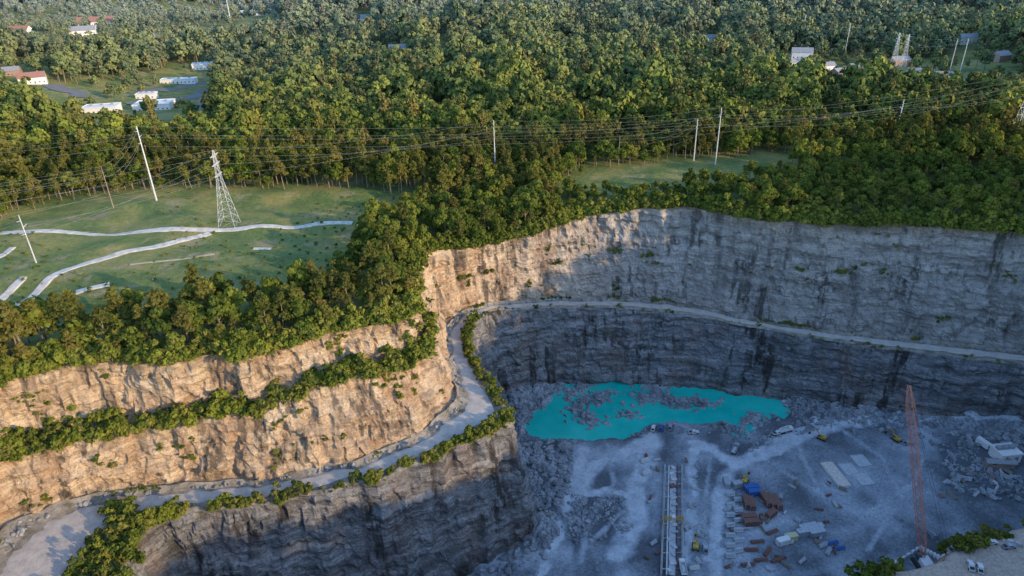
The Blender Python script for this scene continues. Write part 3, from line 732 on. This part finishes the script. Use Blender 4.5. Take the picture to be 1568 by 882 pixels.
def wires(name,seqs,sag=3.,r=.035):
    B=Bd()
    for a,b in seqs:
        for p,q in zip(a,b):
            n=14;pts=[p.lerp(q,i/n)-Vector((0,0,4*sag*(i/n)*(1-i/n))) for i in range(n+1)]
            for i in range(n): B.cyl(pts[i],pts[i+1],r,n=3,cap=False)
    B.obj(name,[simple("aluminium_wire",(.45,.43,.40),.5,.2)])
def off(key,dx,dy,dz=0): return [p+Vector((dx,dy,dz)) for p in TOP[key]]
T=TOP
wires("power_lines",[(off('g',-90,-50),T['g']),(T['g'],T['t']),(T['t'],T['b']),(T['b'],T['c']),(T['c'],T['f']),(T['f'],T['r']),(T['h'],T['a']),(off('h',-150,-60),T['h']),(off('a',-260,-60),T['a']),(T['a'],T['d']),(T['d'],T['r']),(T['r'],off('r',180,0)),(T['e'],T['d']),(off('t',-190,-95),T['t']),(T['i'],T['k']),(T['j'],T['i']),(T['k'],T['o'])])
# ------------------------------------------------------------------ quarry plant
yel=simple("yellow_machine_paint",(.5,.32,.06),.5);orng=simple("red_oxide_crane_paint",(.50,.21,.15),.6);red=simple("rust_red_steel",(.19,.095,.075),.8,0,.35,.8)
blue=simple("blue_container_paint",(.03,.12,.35),.6);rub=simple("tyre_rubber",(.03,.03,.03),.9);silver=simple("silver_paint",(.40,.43,.47),.4,.3);wht=simple("vehicle_white_paint",(.68,.68,.68),.45,0,.05);pip=simple("concrete_pipe",(.42,.45,.48),.8)
def at_(u,v): return G(u,v,zf1)
def wheels(B,xs,w,r,mi):
    for x in xs:
        for s in (-1,1): B.cyl((x,s*(w/2-.15),r),(x,s*(w/2+.15),r),r,n=12,mi=mi)
def pickup(u,v,rz,pm):
    B=Bd();B.prism([(-2.7,.5),(2.7,.5),(2.75,1.05),(1.4,1.2),(.75,1.85),(-.55,1.88),(-.8,1.2),(-2.7,1.2)],-.95,.95,0)
    B.box((-1.75,0,1.23),(1.6,1.6,.05),mi=2);B.prism([(1.28,1.22),(.72,1.76),(-.5,1.78),(-.68,1.22)],-.97,.97,1);B.box((2.78,0,.65),(.12,1.8,.2),mi=1);wheels(B,(-1.7,1.8),1.8,.42,2)
    B.obj("pickup_truck",[pm,glass,rub],at_(u,v),rz,sc=.85)
def dump(u,v,rz,pm):
    B=Bd();B.box((0,0,1.1),(8,1.1,.5),mi=2);B.prism([(2.2,1.),(4.2,1.),(4.2,2.1),(3.8,3.),(2.2,3.)],-1.2,1.2,0);B.prism([(4.22,2.1),(3.82,2.9),(3.6,2.9),(3.6,2.1)],-1.05,1.05,1)
    B.prism([(-4.2,1.7),(1.6,1.5),(1.95,3.2),(-4.,2.9)],-1.35,-1.2,3);B.prism([(-4.2,1.7),(1.6,1.5),(1.95,3.2),(-4.,2.9)],1.2,1.35,3);B.box((-1.3,0,1.65),(5.8,2.4,.15),mi=3);B.box((1.75,0,2.4),(.15,2.7,1.8),mi=3);B.box((-1.2,0,2.1),(4.8,2.2,.8),mi=4,tp=.7)
    wheels(B,(-3.2,-1.9,3.),2.3,.6,2);B.obj("dump_truck",[pm,glass,rub,pm,pip],at_(u,v),rz,sc=.8)
def excav(u,v,rz):
    B=Bd()
    for s in (-1,1): B.prism([(-2.2,.1),(2.2,.1),(2.6,.5),(2.2,.95),(-2.2,.95),(-2.6,.5)],s*1.3-.35,s*1.3+.35,2)
    B.box((-.4,0,1.6),(3.6,2.6,1.1));B.box((.8,.75,2.3),(1.4,1.,1.7));B.box((.85,.75,2.5),(1.44,1.04,.9),mi=1);B.box((-1.8,0,1.9),(1.1,2.6,1.0))
    B.cyl((1.2,-.2,1.8),(3.6,-.2,4.6),.35,.25,4);B.cyl((3.6,-.2,4.6),(6.2,-.2,3.6),.25,.2,4);B.cyl((6.2,-.2,3.6),(7,-.2,1.3),.22,.15,4);B.prism([(6.5,1.4),(7.4,1.3),(7.2,.3),(6.4,.5)],-.8,.4,2)
    B.obj("excavator",[yel,glass,rub],at_(u,v),rz,sc=.8)
def container(u,v,rz,mt,L_=6,hgt=2.4):
    B=Bd();B.box((0,0,hgt/2+.15),(L_,2.3,hgt))
    n=int(L_/.6)
    for i in range(n):
        for s in (-1,1): B.box((-L_/2+.3+i*L_/n,s*1.17,hgt/2+.15),(.25,.08,hgt-.3))
    B.box((L_/2+.03,-.6,hgt/2+.15),(.06,1.0,hgt-.2));B.box((L_/2+.03,.6,hgt/2+.15),(.06,1.0,hgt-.2))
    for s in (-1,1):
        for t in (-1,1): B.box((s*(L_/2-.1),t*1.1,hgt/2+.15),(.22,.18,hgt+.1),mi=1)
    B.obj("shipping_container",[mt,greyr],at_(u,v),rz)
def stack(u,v,rz,mt,L_=9,nr=4,r=.35,name="pipe_stack"):
    B=Bd()
    for lay in range(3):
        for i in range(nr-lay):
            yy=(i-(nr-lay-1)/2)*2*r;zz=r+lay*r*1.75;B.cyl((-L_/2+random.uniform(-.2,.2),yy,zz+.15),(L_/2,yy,zz+.15),r,n=8)
    for s in (-1,1): B.box((s*L_*.3,0,.07),(.2,nr*2*r,.14),mi=1)
    B.obj(name,[mt,wood],at_(u,v),rz)
for u,v,rz,pm in [(1190,664,.3,wht),(1500,828,.2,silver),(1516,832,.1,wht),(1460,840,.4,silver),(1486,868,1.2,wht),(1500,872,1.1,wht),(1544,838,.1,silver),(1062,663,.1,wht),(1080,842,1.4,silver),(1000,657,1.2,wht),(1012,657,1.2,blue),(1026,655,1.2,silver),(1390,680,.1,silver)]: pickup(u,v,rz,pm)
for u,v,rz,pm in [(1203,661,.35,wht),(1125,690,1.,silver),(1045,872,1.5,wht)]: dump(u,v,rz,pm)
excav(1258,672,2.4);excav(1140,738,1.);excav(1065,838,1.3);excav(1372,674,2.)
for u,v,rz,mt,l in [(1150,750,0.1,blue,6),(1154,757,0.1,blue,5),(1142,772,1.5,red,6),(1150,774,1.5,red,6),(1172,768,1.7,red,7),(1180,770,1.7,red,7),(1188,772,1.7,red,7),(1146,795,.05,red,6),(1150,803,.05,red,6),(1180,790,.6,red,5),(1232,818,.2,silver,7),(1246,812,.2,silver,7),(1236,811,.2,silver,7),(1250,819,.2,silver,6),(1210,826,.2,simple("pale_yellow_paint",(.5,.48,.3)),5),(1505,682,1.9,wht,6),(1112,742,1.5,silver,5),(1198,832,.3,wht,5),(1128,745,.3,silver,4)]: container(u,v,rz,mt,l)
for i in range(13): stack(1118+(i%2)*12,758+i*7.8,.05+random.uniform(-.08,.08),pip,3.4,4,.26,"pipe_stack")
for u,v,r_ in [(1160,830,.1),(1150,842,0.),(1175,845,.8),(1165,858,.1),(1145,865,.1),(1190,858,.3),(1182,815,.4),(1165,795,1.2)]: stack(u,v,r_,red,5,5,.16,"rebar_bundle")
for u,v,r_ in [(1260,835,.4),(1275,832,.2),(1268,845,.9),(1285,840,.1)]: stack(u,v,r_,blue if u%2 else silver,4,4,.2,"pipe_stack")
for _ in range(46):
    u=random.uniform(1105,1300);v=random.uniform(740,878);stack(u,v,random.uniform(0,3),random.choice([wood,pip,silver,red,wood,conc]),random.uniform(1.5,4),random.choice([3,4]),random.uniform(.12,.22),"material_stack")
for _ in range(26):
    u=random.choice([random.uniform(985,1008),random.uniform(1050,1082)]);v=random.uniform(700,876);stack(u,v,random.uniform(0,3),random.choice([wood,pip,silver,red,conc]),random.uniform(1.5,4),random.choice([3,4]),random.uniform(.14,.26),"material_stack")
for _ in range(20):
    u=random.uniform(1440,1560);v=random.uniform(710,770);stack(u,v,random.uniform(0,3),random.choice([wood,pip,silver,conc]),random.uniform(2,5),3,random.uniform(.15,.3),"material_stack")
x,y,z=at_(1279,727);B=Bd();B.box((0,0,.1),(5.5,15,.8));B.box((0,0,.62),(5.1,14.6,.25),mi=1);B.obj("concrete_slab",[conc,simple("sandy_concrete",(.60,.52,.47))],(x,y,z),.12)
for u,v in [(1318,705),(1300,718),(1322,733)]:
    x,y,z=at_(u,v);B=Bd();B.box((0,0,-.1),(6,7,.5));B.box((0,3.4,.25),(6,.2,.3));B.obj("concrete_slab",[simple("old_concrete",(.42,.45,.48))],(x,y,z),.12)
x,y,z=at_(1537,700);building("site_office",x,y,z+.3,9,7,3.4,'flat',.1)
x,y,z=at_(1530,712);building("brick_shed",x,y,z,11,2.5,2.2,'gb',-.1)
# runway gantry
p0=Vector(at_(1018,714));p1=Vector(at_(1012,882));q0=Vector(at_(1044,714));q1=Vector(at_(1045,882))
B=Bd()
def beam(a,b,w,h,mi,z=0.):
    d=b-a;B.box(((a.x+b.x)/2,(a.y+b.y)/2,max(a.z,b.z)+z+h/2),(d.length,w,h),math.atan2(d.y,d.x),mi)
for a,b in ((p0,p1),(q0,q1)): beam(a,b,.6,1.2,0);beam(a,b,.15,.15,2,1.2)
mA=(p0+q0)/2;mB=(p1+q1)/2;beam(mA,mB,2.4,.4,1);beam(mA+Vector((1.8,0,0)),mB+Vector((1.8,0,0)),.35,.9,2)
beam(mA-Vector((1.9,0,0)),mB-Vector((1.9,0,0)),.5,.8,0)
for i in range(16):
    t=(i+.5)/16;a=p0.lerp(p1,t);b=q0.lerp(q1,t)
    B.box(((a.x+b.x)/2+random.uniform(-1,1),(a.y+b.y)/2,a.z+.9),(random.uniform(1,2.5),random.uniform(.6,2.4),.9),random.uniform(0,.4),random.choice([0,1,2,3,3]))
    if i%2: B.box(((a.x+b.x)/2,(a.y+b.y)/2+1,a.z+.7),((b-a).length,.25,.5),0,1)
B.obj("concrete_runway",[conc,pip,red,silver,wht])
for t in (.62,):
    a=p0.lerp(p1,t);b=q0.lerp(q1,t);B=Bd()
    for c in (a,b):
        for s in (-1.6,1.6): B.cyl((c.x,c.y+s,c.z+1.4),(c.x,c.y+s*.4,c.z+6),.15,n=4)
    for s in (-.5,.5): B.lattice((a.x,a.y+s,a.z+6),(b.x,b.y+s,b.z+6),.6,.6,6,.07)
    B.box(((a.x+b.x)/2,a.y,a.z+6.5),(1.4,1.4,.8),mi=1);B.cyl(((a.x+b.x)/2,a.y,a.z+6),((a.x+b.x)/2,a.y,a.z+3),.05,n=4,mi=2);B.obj("gantry_crane",[yel,wht,rub])
# crawler crane
bx,by,bz=143.,168.,float(zfloor(np.array([143.]),np.array([168.]))[0])
B=Bd();base=Vector((bx,by,bz))
for s in (-2.6,2.6): B.box((bx+s,by,bz+.8),(1.1,8,1.4),0,2,.92)
B.box((bx,by-.8,bz+2.4),(3.6,7,1.8),0,1);B.box((bx-1.4,by+2.6,bz+2.8),(1.2,1.8,2.2),0,3);B.box((bx,by-4.2,bz+2.4),(4.4,1.6,2.4),0,2)
bt=base+Vector((0,2,2.6));tip=Vector((129,183,-13));d=(tip-bt)
B.lattice(bt,bt+d*.1,.8,2.3,2,.11);B.lattice(bt+d*.1,bt+d*.9,2.3,2.1,20,.11);B.lattice(bt+d*.9,tip,2.1,.7,2,.11)
mast=base+Vector((2,-5,13));B.cyl(base+Vector((0,-2,3)),mast,.2,n=4)
for s in (-.8,.8): B.cyl(mast+Vector((s,0,0)),tip,.05,n=3,mi=2)
B.cyl(mast,base+Vector((0,-4.5,3)),.08,n=3,mi=2)
B.cyl(tip,(tip.x,tip.y,bz+14),.04,n=3,mi=2);B.box((tip.x,tip.y,bz+13.4),(.6,.4,1.2),mi=1)
B.obj("crawler_crane",[orng,wht,rub,glass])
a=Vector(at_(1370,792));b=Vector(at_(1434,824));B=Bd();B.lattice(a+Vector((0,0,3)),b+Vector((0,0,3)),2.,2.,10,.1)
for t in (.1,.5,.9):
    c=a.lerp(b,t);B.box((c.x,c.y,c.z+.6),(1.2,2.8,2.6))
B.obj("crane_boom_section",[silver])
B=Bd();pl=[(1300,890),(1340,872),(1380,855),(1408,838),(1440,852),(1470,835),(1490,822),(1540,828),(1590,842)]
for i in range(len(pl)-1):
    a=Vector(at_(*pl[i]));b=Vector(at_(*pl[i+1]));n=max(1,int((b-a).length/2.3))
    for k in range(n):
        c=a.lerp(b,(k+.5)/n);B.box((c.x,c.y,c.z+.4),(2.,1.,1.1),math.atan2(b.y-a.y,b.x-a.x)+random.uniform(-.15,.15),0,.75)
B.obj("concrete_block_barrier",[conc])
# ------------------------------------------------------------------ light
el=math.radians(15);az=Vector((.87,-.49,0)).normalized();Sd=az*math.cos(el)+Vector((0,0,math.sin(el)))
sl=bpy.data.lights.new("sun",'SUN');sl.energy=5.0;sl.angle=math.radians(.6);sl.color=(1,.70,.37)
so=bpy.data.objects.new("sun",sl);scene.collection.objects.link(so);so.rotation_euler=Sd.to_track_quat('Z','Y').to_euler()
w=bpy.data.worlds.new("World");scene.world=w;w.use_nodes=True;nt=w.node_tree
sk=nt.nodes.new("ShaderNodeTexSky");sk.sky_type='NISHITA';sk.sun_disc=False;sk.sun_elevation=el;sk.sun_rotation=math.atan2(az.x,az.y)
sk.air_density=1.0;sk.dust_density=.5;sk.ozone_density=2.8
nt.links.new(sk.outputs[0],nt.nodes["Background"].inputs[0]);nt.nodes["Background"].inputs[1].default_value=.46
scene.view_settings.view_transform='Standard';scene.view_settings.look='None';scene.view_settings.exposure=0
